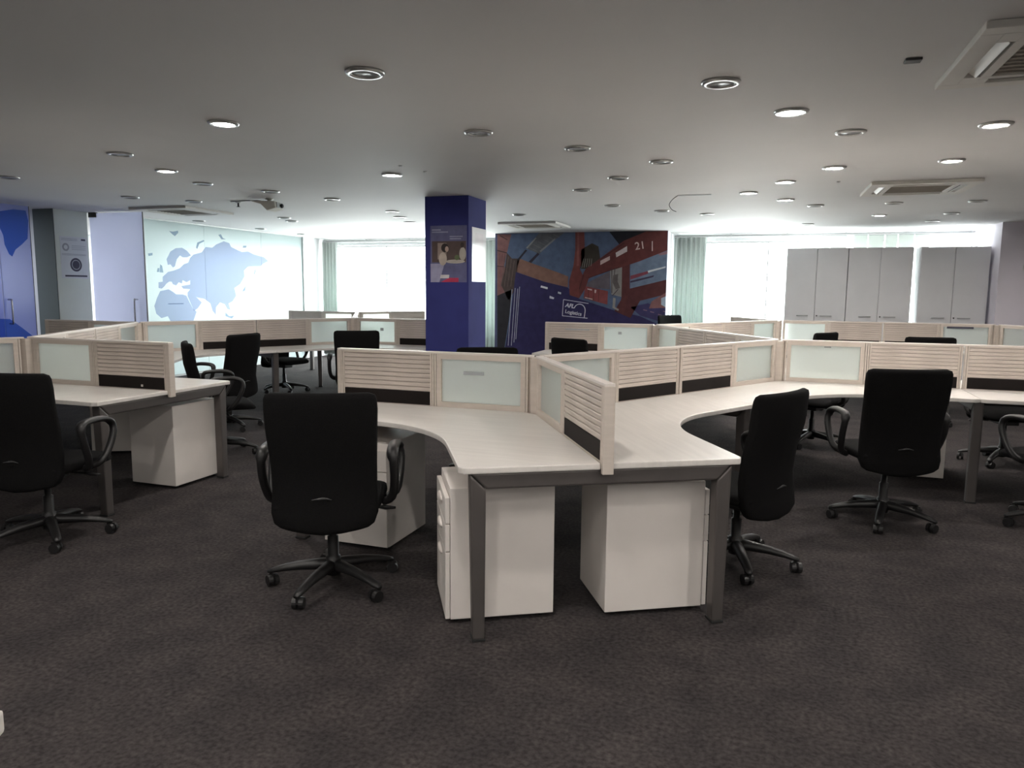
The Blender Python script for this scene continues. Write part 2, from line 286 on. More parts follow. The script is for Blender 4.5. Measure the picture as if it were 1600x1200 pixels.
MT = dict(
    carpet=carpet_mat(), ceiling=ceiling_mat(),
    wall=mat('wall_paint', (0.72, 0.73, 0.74), 0.8, spec=0.2, noise=(3, 0.03, ONE)),
    wall_lav=mat('lavender_wall_paint', (0.74, 0.70, 0.77), 0.8, spec=0.2, noise=(3, 0.03, ONE)),
    wall_green=mat('grey_green_paint', (0.78, 0.83, 0.74), 0.8, spec=0.2, noise=(3, 0.03, ONE)),
    dark_front=mat('dark_grey_green_front', (0.14, 0.165, 0.16), 0.8, spec=0.2, noise=(3, .04, ONE)),
    blue=mat('indigo_column_paint', (0.045, 0.05, 0.20), 0.75, spec=0.12, noise=(4, 0.06, ONE)),
    laminate=mat('white_laminate', (0.70, 0.665, 0.63), 0.32, spec=0.5, noise=(3.0, 0.05, (1, 14, 1))),
    edge=mat('laminate_edge', (0.70, 0.66, 0.6), 0.45),
    ped=mat('pedestal_white', (0.74, 0.69, 0.65), 0.45, noise=(5, 0.03, ONE)),
    beige=mat('panel_frame_beige', (0.60, 0.53, 0.47), 0.5, noise=(6, 0.05, (1, 1, 8))),
    slat=mat('slat_beige', (0.58, 0.51, 0.46), 0.5, noise=(7, 0.12, (1, 12, 12))),
    core=mat('panel_core', (0.36, 0.31, 0.28), 0.8, noise=(9, .05, ONE)),
    strip=mat('dark_cable_strip', (0.009, 0.006, 0.0055), 0.6, spec=0.2, noise=(20, 0.1, ONE)),
    cap=mat('panel_cap', (0.72, 0.66, 0.62), 0.4, noise=(8, .03, ONE)),
    metal=mat('grey_leg_metal', (0.14, 0.126, 0.12), 0.42, metal=0.6, noise=(8, 0.06, ONE)),
    dark=mat('dark_steel', (0.05, 0.048, 0.05), 0.5, metal=0.4, noise=(8, 0.08, ONE)),
    chrome=mat('brushed_chrome', (0.5, 0.5, 0.52), 0.25, metal=1.0, noise=(8, 0.04, ONE)),
    rubber=mat('black_rubber', (0.012, 0.012, 0.012), 0.7, noise=(30, 0.1, ONE)),
    fabric=mat('black_fabric', (0.0055, 0.0052, 0.0055), 0.95, spec=0.15, noise=(160, 0.3, ONE), bump=(500, 0.3)),
    plastic=mat('black_plastic', (0.011, 0.0105, 0.011), 0.42, noise=(30, 0.08, ONE)),
    emblem=mat('silver_emblem', (0.09, 0.09, 0.09), 0.35, metal=0.3, noise=(60, .5, ONE)),
    pane=partition_glass('partition_frosted_glass', (0.84, 0.88, 0.86), (0.95, 1.0, 0.98)),
    mapglass=frosted('wall_frosted_glass', (0.30, 0.35, 0.35), (0.84, 0.93, 0.92), 0.85),
    doorglass=frosted('door_frosted_glass', (0.58, 0.60, 0.68), (0.84, 0.86, 1.0), 0.75),
    lilacglass=frosted('lilac_frosted_glass', (0.42, 0.45, 0.70), (0.60, 0.66, 1.0), 0.8),
    blueglass=frosted('blue_frosted_glass', (0.30, 0.33, 0.60), (0.50, 0.56, 0.98), 0.8),
    film=tinted_film('map_film', (0.79, 0.815, 0.92)),
    film_grey=tinted_film('island_film', (0.72, 0.78, 0.86)),
    film_blue=tinted_film('blue_land_film', (0.50, 0.66, 0.92)),
    day=glow('daylight_pane', (0.93, 1.0, 0.985), WINDOW_LIGHT),
    alu=mat('grey_aluminium', (0.42, 0.43, 0.43), 0.4, metal=0.6, noise=(8, .05, ONE)),
    blind=frosted('blind_fabric', (0.60, 0.65, 0.60), (0.5, 0.55, 0.52), 0.06),
    curtain=frosted('sheer_curtain', (0.62, 0.68, 0.65), (0.62, 0.70, 0.67), 0.35),
    cabinet=mat('grey_cabinet_lacquer', (0.70, 0.70, 0.72), 0.45, noise=(3, 0.03, ONE)),
    acwhite=mat('cassette_white_plastic', (0.62, 0.60, 0.56), 0.5, noise=(6, .04, ONE)),
    acgrille=mat('cassette_grille', (0.30, 0.27, 0.23), 0.7, noise=(10, .08, ONE)),
    black=mat('slot_black', (0.012, 0.012, 0.014), 0.7, noise=(10, .1, ONE)),
    trim=mat('downlight_trim', (0.45, 0.45, 0.44), 0.3, metal=0.7, noise=(20, .05, ONE)),
    lens_off=mat('downlight_lens_off', (0.34, 0.36, 0.37), 0.25, noise=(30, .1, ONE)),
    lamp=glow('downlight_glow', (1.0, 0.945, 0.88), LAMP_LIGHT),
    paper=mat('poster_paper', (0.74, 0.77, 0.76), 0.5, noise=(6, .02, ONE)),
    gloss_paper=mat('glossy_poster', (0.86, 0.83, 0.85), 0.12, noise=(3, .03, ONE)),
    ink=mat('dark_ink', (0.06, 0.06, 0.09), 0.6, noise=(30, .05, ONE)),
    ink_grey=mat('grey_ink', (0.40, 0.42, 0.44), 0.6, noise=(30, .05, ONE)),
    cream=mat('cream_plastic', (0.62, 0.60, 0.54), 0.5, noise=(8, .03, ONE)),
)
def print_mat(col):
    k = 'print_%02d_%02d_%02d' % tuple(int(c * 99) for c in col)
    if k not in MT: MT[k] = mat(k, col, 0.55, spec=0.3, noise=(9, 0.16, ONE))
    return MT[k]

# ------------------------------------------------------------------ mesh helpers
def link(o, parent=None):
    COL.objects.link(o)
    if parent is not None: o.parent = parent
    return o
def mesh(name, verts, faces, material, smooth=False):
    me = bpy.data.meshes.new(name); me.from_pydata([tuple(v) for v in verts], [], faces)
    bm = bmesh.new(); bm.from_mesh(me); bmesh.ops.recalc_face_normals(bm, faces=bm.faces); bm.to_mesh(me); bm.free()
    me.materials.append(material)
    if smooth:
        for p in me.polygons: p.use_smooth = True
    return me
def bevelled(me, w, seg=2):
    bm = bmesh.new(); bm.from_mesh(me)
    es = [e for e in bm.edges if len(e.link_faces) == 2 and e.calc_face_angle(0) > rad(30)]
    bmesh.ops.bevel(bm, geom=es, offset=w, segments=seg, affect='EDGES', profile=0.6, clamp_overlap=True)
    bm.to_mesh(me); bm.free()
    return me
def put(name, me, parent=None, loc=(0, 0, 0), rz=0.0, rot=None):
    o = bpy.data.objects.new(name, me); link(o, parent)
    o.location = loc; o.rotation_euler = rot if rot else (0, 0, rz)
    return o
def box_me(name, x0, x1, y0, y1, z0, z1, m, bev=0.0):
    v = [(x, y, z) for x in (x0, x1) for y in (y0, y1) for z in (z0, z1)]
    f = [(0, 1, 3, 2), (4, 6, 7, 5), (0, 4, 5, 1), (2, 3, 7, 6), (0, 2, 6, 4), (1, 5, 7, 3)]
    me = mesh(name, v, f, m)
    return bevelled(me, bev) if bev else me
def box(name, x0, x1, y0, y1, z0, z1, m, parent=None, bev=0.0):
    return put(name, box_me(name, x0, x1, y0, y1, z0, z1, m, bev), parent)
def prism_me(name, pts, a, b, m, plane='XY', bev=0.0, seg=2):
    """extrude a polygon: plane XY along z, XZ along y, YZ along x"""
    def p3(p, h): return {'XY': (p[0], p[1], h), 'XZ': (p[0], h, p[1]), 'YZ': (h, p[0], p[1])}[plane]
    n = len(pts)
    v = [p3(p, a) for p in pts] + [p3(p, b) for p in pts]
    f = [tuple(range(n)), tuple(range(2 * n - 1, n - 1, -1))] + [(i, (i + 1) % n, n + (i + 1) % n, n + i) for i in range(n)]
    me = mesh(name, v, f, m)
    return bevelled(me, bev, seg) if bev else me
def loft_me(name, rings, m, smooth=True, caps=True):
    n = len(rings[0]); v = [p for r in rings for p in r]; f = []
    for i in range(len(rings) - 1):
        for k in range(n):
            f.append((i * n + k, i * n + (k + 1) % n, (i + 1) * n + (k + 1) % n, (i + 1) * n + k))
    if caps:
        f.append(tuple(range(n - 1, -1, -1))); f.append(tuple(range((len(rings) - 1) * n, len(rings) * n)))
    return mesh(name, v, f, m, smooth)
def tube_me(name, path, rw, rh, m, n=10, up=(1, 0, 0)):
    """sweep an ellipse along a path; rw across `up`'s axis, rh in the bending plane"""
    path = [Vector(p) for p in path]; up = Vector(up).normalized(); rings = []
    for i, p in enumerate(path):
        t = (path[min(i + 1, len(path) - 1)] - path[max(i - 1, 0)]).normalized()
        s = (up - t * up.dot(t)).normalized(); q = t.cross(s)
        w = rw[i] if isinstance(rw, (list, tuple)) else rw
        h = rh[i] if isinstance(rh, (list, tuple)) else rh
        rings.append([p + s * w * math.cos(2 * math.pi * k / n) + q * h * math.sin(2 * math.pi * k / n) for k in range(n)])
    return loft_me(name, rings, m)
def lathe_me(name, prof, m, n=24, axis='Z', smooth=True):
    def pt(r, h, a):
        c, s = r * math.cos(a), r * math.sin(a)
        return (c, s, h) if axis == 'Z' else ((h, c, s) if axis == 'X' else (c, h, s))
    rings = [[pt(max(r, 1e-4), h, 2 * math.pi * k / n) for k in range(n)] for r, h in prof]
    return loft_me(name, rings, m, smooth)
def smoothpath(pts, sub=4):
    """Catmull-Rom through pts"""
    P = [Vector(p) for p in pts]; out = []
    for i in range(len(P) - 1):
        a, b, c, d = P[max(i - 1, 0)], P[i], P[i + 1], P[min(i + 2, len(P) - 1)]
        for k in range(sub):
            t = k / sub
            out.append(0.5 * ((2 * b) + (c - a) * t + (2 * a - 5 * b + 4 * c - d) * t * t + (3 * b - a - 3 * c + d) * t ** 3))
    out.append(P[-1])
    return out
def tag(o, label, cat, group=None):
    o['label'] = label; o['category'] = cat
    if group: o['group'] = group
    return o
def thing(name, label, cat, loc=(0, 0, 0), rz=0.0, group=None):
    o = bpy.data.objects.new(name, None); o.empty_display_size = 0.1
    link(o); o.location = loc; o.rotation_euler = (0, 0, rz)
    return tag(o, label, cat, group)
def struct(o):
    o['kind'] = 'structure'
    return o
CACHE = {}
def cached(key, fn):
    if key not in CACHE: CACHE[key] = fn()
    return CACHE[key]
def W(x, y):
    """floor-plan survey axes (y straight ahead of the photographer) to room axes"""
    c, s = math.cos(rad(ROOM)), math.sin(rad(ROOM))
    return Vector((x * c - y * s, x * s + y * c))
def face(h):
    """rotation of a thing whose front is local +Y and that looks h degrees clockwise of the photographer's line"""
    return rad(ROOM - h)
ORD = ['first', 'second', 'third', 'fourth', 'fifth', 'sixth', 'seventh', 'eighth', 'ninth', 'tenth', 'eleventh', 'twelfth', 'thirteenth',
       'fourteenth', 'fifteenth', 'sixteenth', 'seventeenth', 'eighteenth', 'nineteenth', 'twentieth']
ORD += ['twenty-' + w for w in ORD[:9]] + ['thirtieth'] + ['thirty-' + w for w in ORD[:9]]

# ------------------------------------------------------------------ the setting
H = 2.5
struct(box('floor', -13.2, 8.0, -4.2, 14.4, -0.1, 0.0, MT['carpet']))
struct(box('ceiling', -13.2, 8.0, -4.2, 14.4, H, H + 0.1, MT['ceiling']))
struct(box('wall_right', 8.0, 8.1, -4.2, 14.4, 0, H, MT['wall']))
struct(box('wall_front', -13.2, 8.0, -4.3, -4.2, 0, H, MT['wall']))
struct(box('wall_far_left', -13.3, -13.2, -4.2, 14.4, 0, H, MT['wall']))
struct(box('wall_left', -9.42, -9.27, -4.2, 6.62, 0, H, MT['wall']))
struct(box('wall_left_divider', -13.2, -9.62, 7.95, 8.10, 0, H, MT['wall']))
struct(box('wall_left_return', -9.17, -9.05, 13.46, 14.2, 0, H, MT['wall']))
# window wall: piers, sills and lintels around three openings
def wall_piece(name, x0, x1, z0, z1): return struct(box(name, x0, x1, 14.2, 14.4, z0, z1, MT['wall']))
WIN = [(-12.8, -11.3, 0.85, 2.34), (-8.95, -4.9, 0.12, 2.36), (-1.58, 3.22, 0.12, 2.36)]
xs = [-13.2]
for a, b, z0, z1 in WIN: xs += [a, b]
xs += [8.0]
for i in range(0, len(xs), 2): wall_piece('wall_back_pier', xs[i], xs[i + 1], 0, H)
for a, b, z0, z1 in WIN:
    wall_piece('wall_back_sill', a, b, 0, z0); wall_piece('wall_back_lintel', a, b, z1, H)
for i, (a, b, z0, z1) in enumerate(WIN):
    e = bpy.data.objects.new('window_%d' % (i + 1), None); link(e); e['kind'] = 'structure'; e.location = ((a + b) / 2, 14.3, z0)
    w, h = (b - a) / 2, z1 - z0
    for k, (x0, x1, c0, c1) in enumerate(((-w, w, 0, .035), (-w, w, h - .035, h), (-w, -w + .035, .035, h - .035), (w - .035, w, .035, h - .035))):
        box('window_frame', x0, x1, -.03, .03, c0, c1, MT['alu'], e)
    n = 3
    for k in range(n):
        x0, x1 = -w + .035 + (2 * w - .07) * k / n, -w + .035 + (2 * w - .07) * (k + 1) / n
        box('pane', x0 + (0.004 if k else 0), x1, -.006, .006, .035, h - .035, MT['day'], e)
        if k: box('mullion', x0 - .012, x0 + .012, -.03, -.008, .035, h - .035, MT['alu'], e)
# the wall block that carries the mural and the wall block on the right
struct(box('wall_mural_block', -4.84, -1.64, 13.42, 14.2, 0, H, MT['wall']))
struct(box('wall_right_block', 3.27, 8.0, 12.87, 14.2, 0, H, MT['wall_lav']))
# square columns
struct(box('wall_left_dark_front', -9.62, -9.256, 7.845, 7.858, 0, H, MT['dark_front']))  # thin sheet that colours the column's front darker than its side
e = box('column', -3.74, -3.2, 7.97, 8.53, 0, H, MT['blue'], None, .006)
tag(e, 'indigo blue square column with two posters in the middle of the office', 'column')
e = box('column', -9.62, -9.255, 7.86, 8.40, 0, H, MT['wall_green'], None, .006)
tag(e, 'pale grey-green column with a notice beside the frosted glass door', 'column')

# glazed partition with the world map
e = bpy.data.objects.new('window_4', None); link(e); e['kind'] = 'structure'; e.location = (-9.07, 9.24, 0)
JO = [0.0, 1.31, 2.83, 4.16]
for k in range(3):
    me = box_me('pane', -.012, 0.0, JO[k] + .004, JO[k + 1] - .004, .03, H - .012, MT['mapglass'])
    put('pane', me, e)
box('bottom_channel', -.025, .013, 0, 4.16, 0, .03, MT['alu'], e)
box('top_channel', -.025, .013, 0, 4.16, H - .012, H, MT['alu'], e)
box('end_post', -.05, .03, 4.16, 4.22, 0, H, MT['alu'], e)
box('end_post', -.02, .01, -.03, 0, 0, H, MT['alu'], e)
tm = thing('map_decal', 'pale blue world map film on the frosted glass partition', 'decal', (-9.068, 0, 0))
for nme, pts in WORLD_MAP:
    put(nme, prism_me(nme, pts, 0.0005, 0.0015, MT['film'] if nme == 'map_land' else MT['film_grey'], 'YZ'), tm)
box('map_caption', .0025, .0035, 9.66, 10.0, 1.175, 1.19, MT['film_grey'], tm)

# frosted door standing open at right angles to the glazing
def pull_handle(parent, x, y, z0, z1, along, name='handle'):
    """D-shaped tubular pull: `along` is the axis it stands off"""
    d = Vector(along)
    pts = [Vector((x, y, z0)), Vector((x, y, z0)) + d * .045, Vector((x, y, z0 + .03)) + d * .06, Vector((x, y, z1 - .03)) + d * .06, Vector((x, y, z1)) + d * .045, Vector((x, y, z1))]
    up = (0, 1, 0) if abs(d.x) > .5 else (1, 0, 0)
    return put(name, tube_me(name, smoothpath(pts, 4), .011, .011, MT['chrome'], 8, up), parent)
e = bpy.data.objects.new('door_1', None); link(e); e['kind'] = 'structure'; e.location = (-9.24, 8.43, 0)
box('door_leaf', 0.0, 0.955, -.006, .006, .012, H - .012, MT['doorglass'], e, .002)
box('patch_fitting', -.005, .13, -.02, .02, H - .07, H - .001, MT['dark'], e)
box('patch_fitting', -.005, .13, -.02, .02, 0.0, .06, MT['dark'], e)
pull_handle(e, .80, -.006, .86, 1.27, (0, -1, 0)); pull_handle(e, .86, .006, .86, 1.27, (0, 1, 0))
box('edge_strip', .955, .962, -.007, .007, .012, H - .012, MT['dark'], e)
# blue film glazing and door at the far left
e = bpy.data.objects.new('window_5', None); link(e); e['kind'] = 'structure'; e.location = (-9.25, 6.62, 0)
box('pane', -.012, 0, 0.0, .43, .02, H - .012, MT['blueglass'], e)
e = bpy.data.objects.new('door_2', None); link(e); e['kind'] = 'structure'; e.location = (-9.25, 7.06, 0)
box('door_leaf', -.012, 0, 0.0, .43, .012, H - .012, MT['lilacglass'], e, .002)
pull_handle(e, .0, .06, .96, 1.27, (1, 0, 0)); 
box('edge_strip', -.014, .002, .43, .437, .012, H - .012, MT['dark'], e)
b_ = put('map_decal', prism_me('map_decal', BLUE_LAND, .0005, .0015, MT['film_blue'], 'YZ'), None, (-9.249, 0, 0))
tag(b_, 'saturated blue landmass film on the glazing at the left edge', 'decal')
b_ = put('film_band', prism_me('film_band', [(6.64, .02), (7.48, .02), (7.48, .74), (7.28, .90), (7.12, 1.02), (6.64, 1.05)], .0005, .0015, MT['film_blue'], 'YZ'), None, (-9.249, 0, 0))
tag(b_, 'blue film sweeping across the foot of the left-edge glazing', 'decal')

# ------------------------------------------------------------------ mural and posters
mu = thing('mural', 'large harbour mural with red crane and blue container hull', 'mural', (0, 13.42, 0))
box('print_board', -4.84, -1.64, -.018, -.001, 0.0, H - .001, print_mat((.1, .1, .2)), mu)
for nme, col, lay, pts in MURAL:
    y1 = -.0182 - .0006 * lay
    pts = [(min(max(x, -4.839), -1.641), min(max(z, 0.002), H - .002)) for x, z in pts]
    put(nme, prism_me(nme, pts, y1 - .0005, y1, print_mat(col), 'XZ'), mu)
def lettering(name, body, loc, size, m, parent, slope=0.0, bold=0.0, rot=(math.pi / 2, 0, 0), align='LEFT', shear=0.0):
    c = bpy.data.curves.new(name, 'FONT'); c.body = body; c.size = size; c.extrude = .0004; c.offset = bold
    c.align_x = align; c.shear = shear
    c.materials.append(m)
    tmp = bpy.data.objects.new('tmp', c); COL.objects.link(tmp); bpy.context.view_layer.update()
    me = bpy.data.meshes.new_from_object(tmp.evaluated_get(bpy.context.evaluated_depsgraph_get()))
    bpy.data.objects.remove(tmp, do_unlink=True)
    o = bpy.data.objects.new(name, me); link(o, parent); o.location = loc
    o.rotation_euler = (Matrix.Rotation(rot[2], 3, 'Z') @ Matrix.Rotation(rot[0], 3, 'X') @ Matrix.Rotation(slope, 3, 'Z')).to_euler()
    return o
white = print_mat((.82, .8, .9))
lettering('printed_lettering', 'AFL', (T_AFL[0], -.0235, T_AFL[1] + .012), .1, white, mu, rad(-9), .004, shear=.15)
lettering('printed_lettering', 'Logistics', (T_LOG[0], -.0235, T_LOG[1] + .022), .092, white, mu, rad(-9), .002)
lettering('printed_number', '21', (T_21[0], -.0235, T_21[1]), .185, print_mat((.8, .62, .58)), mu, rad(9), .002)

po = thing('poster', 'violet office poster with a photo of people on the blue column front', 'poster', (-3.67, 7.97, 1.53))
def pbox(nm, x0, x1, z0, z1, col, lay): return box(nm, x0, x1, -.003 - .0006 * lay, -.0025 - .0006 * lay, z0, z1, print_mat(col), po)
box('sheet', 0, .45, -.003, -.0005, 0, .64, print_mat((.13, .13, .25)), po)
pbox('printed_heading', .02, .13, .585, .6, (.35, .36, .5), 1); pbox('printed_heading', .02, .22, .56, .575, (.3, .31, .45), 1)
pbox('printed_heading', .24, .40, .51, .522, (.35, .36, .5), 1); pbox('printed_heading', .24, .38, .485, .497, (.35, .36, .5), 1)
pbox('printed_photo', .02, .44, .225, .465, (.10, .065, .055), 1)
pbox('printed_wall', .09, .2, .26, .445, (.30, .23, .20), 2)
def pell(nm, cx, cz, rx, rz_, col, lay):
    pts = [(cx + rx * math.cos(2 * math.pi * k / 18), cz + rz_ * math.sin(2 * math.pi * k / 18)) for k in range(18)]
    return put(nm, prism_me(nm, pts, -.003 - .0006 * lay, -.0025 - .0006 * lay, print_mat(col), 'XZ'), po)
pell('printed_blouse', .155, .265, .05, .075, (.5, .42, .36), 3); pell('printed_hair', .18, .39, .045, .05, (.03, .02, .02), 3)
pell('printed_face', .205, .375, .022, .032, (.5, .36, .3), 4)
pell('printed_desk', .31, .235, .12, .022, (.5, .45, .4), 3); pell('printed_blouse', .40, .32, .042, .075, (.42, .38, .33), 3)
pell('printed_hair', .395, .42, .022, .03, (.05, .035, .03), 4); pell('printed_plant', .33, .28, .03, .03, (.12, .15, .07), 4)
put('printed_corner', prism_me('printed_corner', [(0, 0), (.11, 0), (.175, .21), (0, .21)], -.0036, -.0031, print_mat((.36, .35, .5)), 'XZ'), po)
put('printed_banner', prism_me('printed_banner', [(.13, .002), (.35, .002), (.35, .05), (.23, .05)], -.0048, -.0043, print_mat((.5, .04, .10)), 'XZ'), po)
put('printed_banner', prism_me('printed_banner', [(.12, .045), (.23, .045), (.235, .085), (.13, .085)], -.0048, -.0043, print_mat((.6, .57, .58)), 'XZ'), po)
po2 = thing('poster', 'bright white glossy poster on the right face of the blue column', 'poster', (-3.2, 8.07, 1.54))
box('sheet', .0005, .004, 0, .455, 0, .62, MT['gloss_paper'], po2)
box('printed_panel', .0042, .0048, .1, .36, .05, .56, mat('pale_pink_print', (.84, .77, .80), .12, noise=(4, .05, ONE)), po2)
po3 = thing('notice', 'white notice sheet with two round seals on the grey-green column', 'notice', (-9.255, 7.93, 1.56))
box('sheet', .0005, .004, 0, .44, 0, .58, MT['paper'], po3)
def nell(nm, cy, cz, r, m, lay, hole=0.0):
    v = []; n = 24
    for k in range(n): v.append((cy + r * math.cos(2 * math.pi * k / n), cz + r * math.sin(2 * math.pi * k / n)))
    return put(nm, prism_me(nm, v, .0042 + .0006 * lay, .0047 + .0006 * lay, m, 'YZ'), po3)
nell('printed_ring', .085, .43, .055, MT['ink_grey'], 0); nell('printed_ring_centre', .085, .43, .03, MT['paper'], 1)
nell('printed_seal', .235, .19, .095, MT['ink'], 0); nell('printed_seal_ring', .235, .19, .07, MT['ink_grey'], 1); nell('printed_seal_centre', .235, .19, .058, MT['ink'], 2)
box('printed_bar', .0042, .0048, .05, .41, .022, .045, MT['ink'], po3)
box('printed_mark', .0042, .0048, .34, .41, .53, .555, MT['ink'], po3)
for k, z in enumerate((.545, .525, .45, .425, .40, .335, .32)):
    box('printed_line', .0042, .0046, .02 if k in (0, 1, 5, 6) else .18, .28 if k < 2 else .41, z, z + .006, MT['ink_grey'], po3)

# ------------------------------------------------------------------ curtains, rails, blinds
def curtain(x0, x1, y, z0, z1, folds, amp, label, m=MT['curtain']):
    nu = folds * 10; v = []; f = []
    for j, z in enumerate((z0, z0 + (z1 - z0) * .5, z1)):
        for i in range(nu + 1):
            t = i / nu
            v.append((x0 + (x1 - x0) * t, y + amp * math.sin(t * folds * 2 * math.pi + .4 * j) * (1 - .25 * j / 2), z))
    for j in range(2):
        for i in range(nu): f.append((j * (nu + 1) + i, j * (nu + 1) + i + 1, (j + 1) * (nu + 1) + i + 1, (j + 1) * (nu + 1) + i))
    me = mesh('curtain', v, f, m, True)
    o = put('curtain', me); md = o.modifiers.new('cloth thickness', 'SOLIDIFY'); md.thickness = .003
    return tag(o, label, 'curtain')
curtain(-9.0, -8.62, 14.02, .05, 2.42, 5, .035, 'sheer white curtain gathered at the left end of the left window')
curtain(-5.35, -4.88, 14.02, .05, 2.42, 5, .035, 'sheer white curtain gathered between blue column and mural')
curtain(-1.60, -1.02, 14.02, .05, 2.42, 7, .035, 'sheer white curtain gathered right of the harbour mural')
def rail(x0, x1, label):
    t = thing('curtain_rail', label, 'curtain rail', (0, 14.06, 2.455))
    put('rod', tube_me('rod', [(x0, 0, 0), (x1, 0, 0)], .014, .014, MT['alu'], 8, (0, 0, 1)), t)
    box('track', x0, x1, -.02, .02, -.035, -.02, MT['alu'], t)
    k = int((x1 - x0) / 1.2) + 1
    for i in range(k + 1):
        x = x0 + .05 + (x1 - x0 - .1) * i / k
        box('bracket', x - .012, x + .012, -.012, .14, -.012, .02, MT['alu'], t)
rail(-9.0, -4.9, 'grey double curtain rail above the left window')
rail(-1.6, 3.2, 'grey double curtain rail above the right window and cabinets')
# wide blind panels hanging behind the cabinets
bx = 0.90
for k, w in enumerate((.13, .26, .22, .25, .19, .24, .22)):
    gap = .10 if k == 1 else .008
    o = box('blind_panel', bx, bx + w - .012, 14.042 + .008 * (k % 2), 14.047 + .008 * (k % 2), .9, 2.4205, MT['blind'])
    tag(o, 'pale hanging blind panel above the cabinets, %s from the left' % ORD[k], 'blind', 'blind panels behind the cabinets')
    bx += w + gap

# ------------------------------------------------------------------ cabinets
def cabinet(x0, x1, label):
    t = thing('storage_cabinet', label, 'cabinet', (x0, 13.2, 0))
    w = x1 - x0; hh = 2.17
    box('body', 0.0, w, .02, .46, .06, hh, MT['cabinet'], t, .004)
    box('plinth', .02, w - .02, .05, .44, 0, .06, MT['dark'], t)
    for s in (0, 1):
        a = .003 if s == 0 else w / 2 + .004; b = w / 2 - .004 if s == 0 else w - .003
        d = box('door', a, b, 0.0, .019, .065, hh - .005, MT['cabinet'], t, .002)
        hx = (b - .26, b - .10) if s == 0 else (a + .09, a + .25)
        put('handle', tube_me('handle', smoothpath([(hx[0], 0, 1.075), (hx[0] + .01, -.025, 1.075), (hx[1] - .01, -.025, 1.075), (hx[1], 0, 1.075)], 3), .007, .007, MT['alu'], 8, (0, 0, 1)), d)
        if s: put('lock', lathe_me('lock', [(.011, 0), (.011, -.008), (.0, -.008)], MT['dark'], 12, 'Y'), d, (a + .035, 0, 1.075))
cabinet(0.325, 1.25, 'tall grey two-door cabinet, leftmost of three under the rail')
cabinet(1.257, 2.19, 'tall grey two-door cabinet, middle one of three under the rail')
cabinet(2.29, 3.235, 'tall grey two-door cabinet beside the lavender wall, rightmost of three')
o = put('wall_clock', lathe_me('wall_clock', [(.10, 0), (.105, -.02), (.095, -.03), (.09, -.022), (0, -.02)], MT['wall'], 28, 'Y'), None, (3.67, 12.868, 1.845))
tag(o, 'round pale wall disc on the lavender wall at right edge', 'clock')

# ------------------------------------------------------------------ ceiling fittings
def cassette(x, y, label, rz=0.0, s=.94):
    t = thing('ceiling_cassette', label, 'air conditioner', (x, y, H), rz)
    q = s / 2; g = .27; a0, a1 = .315, .385
    m = MT['acwhite']; z0, z1 = -.032, -.001
    # outer frame ring with four outlet slots
    def ring(nm, ri, ro, za, zb, m):
        for k, (x0, x1, y0, y1) in enumerate(((-ro, ro, -ro, -ri), (-ro, ro, ri, ro), (-ro, -ri, -ri, ri), (ri, ro, -ri, ri))):
            box(nm, x0, x1, y0, y1, za, zb, m, t, .004)
    ring('frame', a1, q, z0, z1, m)
    ring('inner_frame', g, a0, z0, z1, m)
    for k in range(4):
        sl = box('outlet', -.27, .27, a0 + .002, a1 - .002, -.006, -.002, MT['black'], t); sl.rotation_euler = (0, 0, k * math.pi / 2)
        fl = put('louver', cached('louver', lambda: box_me('louver', -.265, .265, -.022, .022, -.003, .003, m, .001)), t, rot=(rad(38), 0, 0))
        fl.location = Matrix.Rotation(k * math.pi / 2, 3, 'Z') @ Vector((0, .35, -.02)); fl.rotation_euler = (Matrix.Rotation(k * math.pi / 2, 3, 'Z') @ Matrix.Rotation(rad(38), 3, 'X')).to_euler()
        c1 = box('corner_cover', a0, a1, a0, a1, z0, z1, m, t); c1.rotation_euler = (0, 0, k * math.pi / 2)
        for sg in (-1, 1):
            cc = box('slot_end', min(sg * .27, sg * a0), max(sg * .27, sg * a0), a0, a1, z0, z1, m, t); cc.rotation_euler = (0, 0, k * math.pi / 2)
    box('grille', -g, g, -g, g, -.02, -.002, MT['acgrille'], t)
    for k in range(9):
        y0 = -g + .03 + k * (2 * g - .06) / 8
        put('grille_bar', cached('gbar', lambda: box_me('grille_bar', -g + .01, g - .01, -.006, .006, -.028, -.02, MT['acgrille'])), t, (0, y0, 0))
cassette(1.24, 3.95, 'ceiling air conditioner cassette with open louver at the top right corner')
cassette(1.39, 8.47, 'ceiling air conditioner cassette above the right-hand desks')
cassette(-3.54, 11.68, 'ceiling air conditioner cassette in front of the harbour mural')
cassette(-7.64, 8.49, 'ceiling air conditioner cassette near the world map glass')

def downlight(x, y, lit, label, group):
    t = thing('downlight', label, 'ceiling light', (x, y, H), 0, group)
    put('trim_ring', cached('dtrim', lambda: lathe_me('trim_ring', [(.064, -.001), (.098, -.001), (.098, -.006), (.09, -.014), (.072, -.016), (.066, -.008), (.064, -.001)], MT['trim'], 28)), t)
    k = 'lamp' if lit else 'lens_off'
    put('lens', cached('dl' + k, lambda: lathe_me('lens', [(.0, -.0095), (.062, -.0095), (.063, -.003), (0, -.003)], MT[k], 24)), t)
ca = cb = 0
n_lit = sum(1 for d in DOWNLIGHTS if d[2]); n_un = len(DOWNLIGHTS) - n_lit
for x, y, lit in DOWNLIGHTS:
    if lit:
        downlight(x, y, 1, 'glowing round ceiling downlight, %s from the left of the lit ones' % ORD[ca], 'lit downlights'); ca += 1
    else:
        downlight(x, y, 0, 'unlit round ceiling downlight, %s from the left of the dark ones' % ORD[cb], 'unlit downlights'); cb += 1
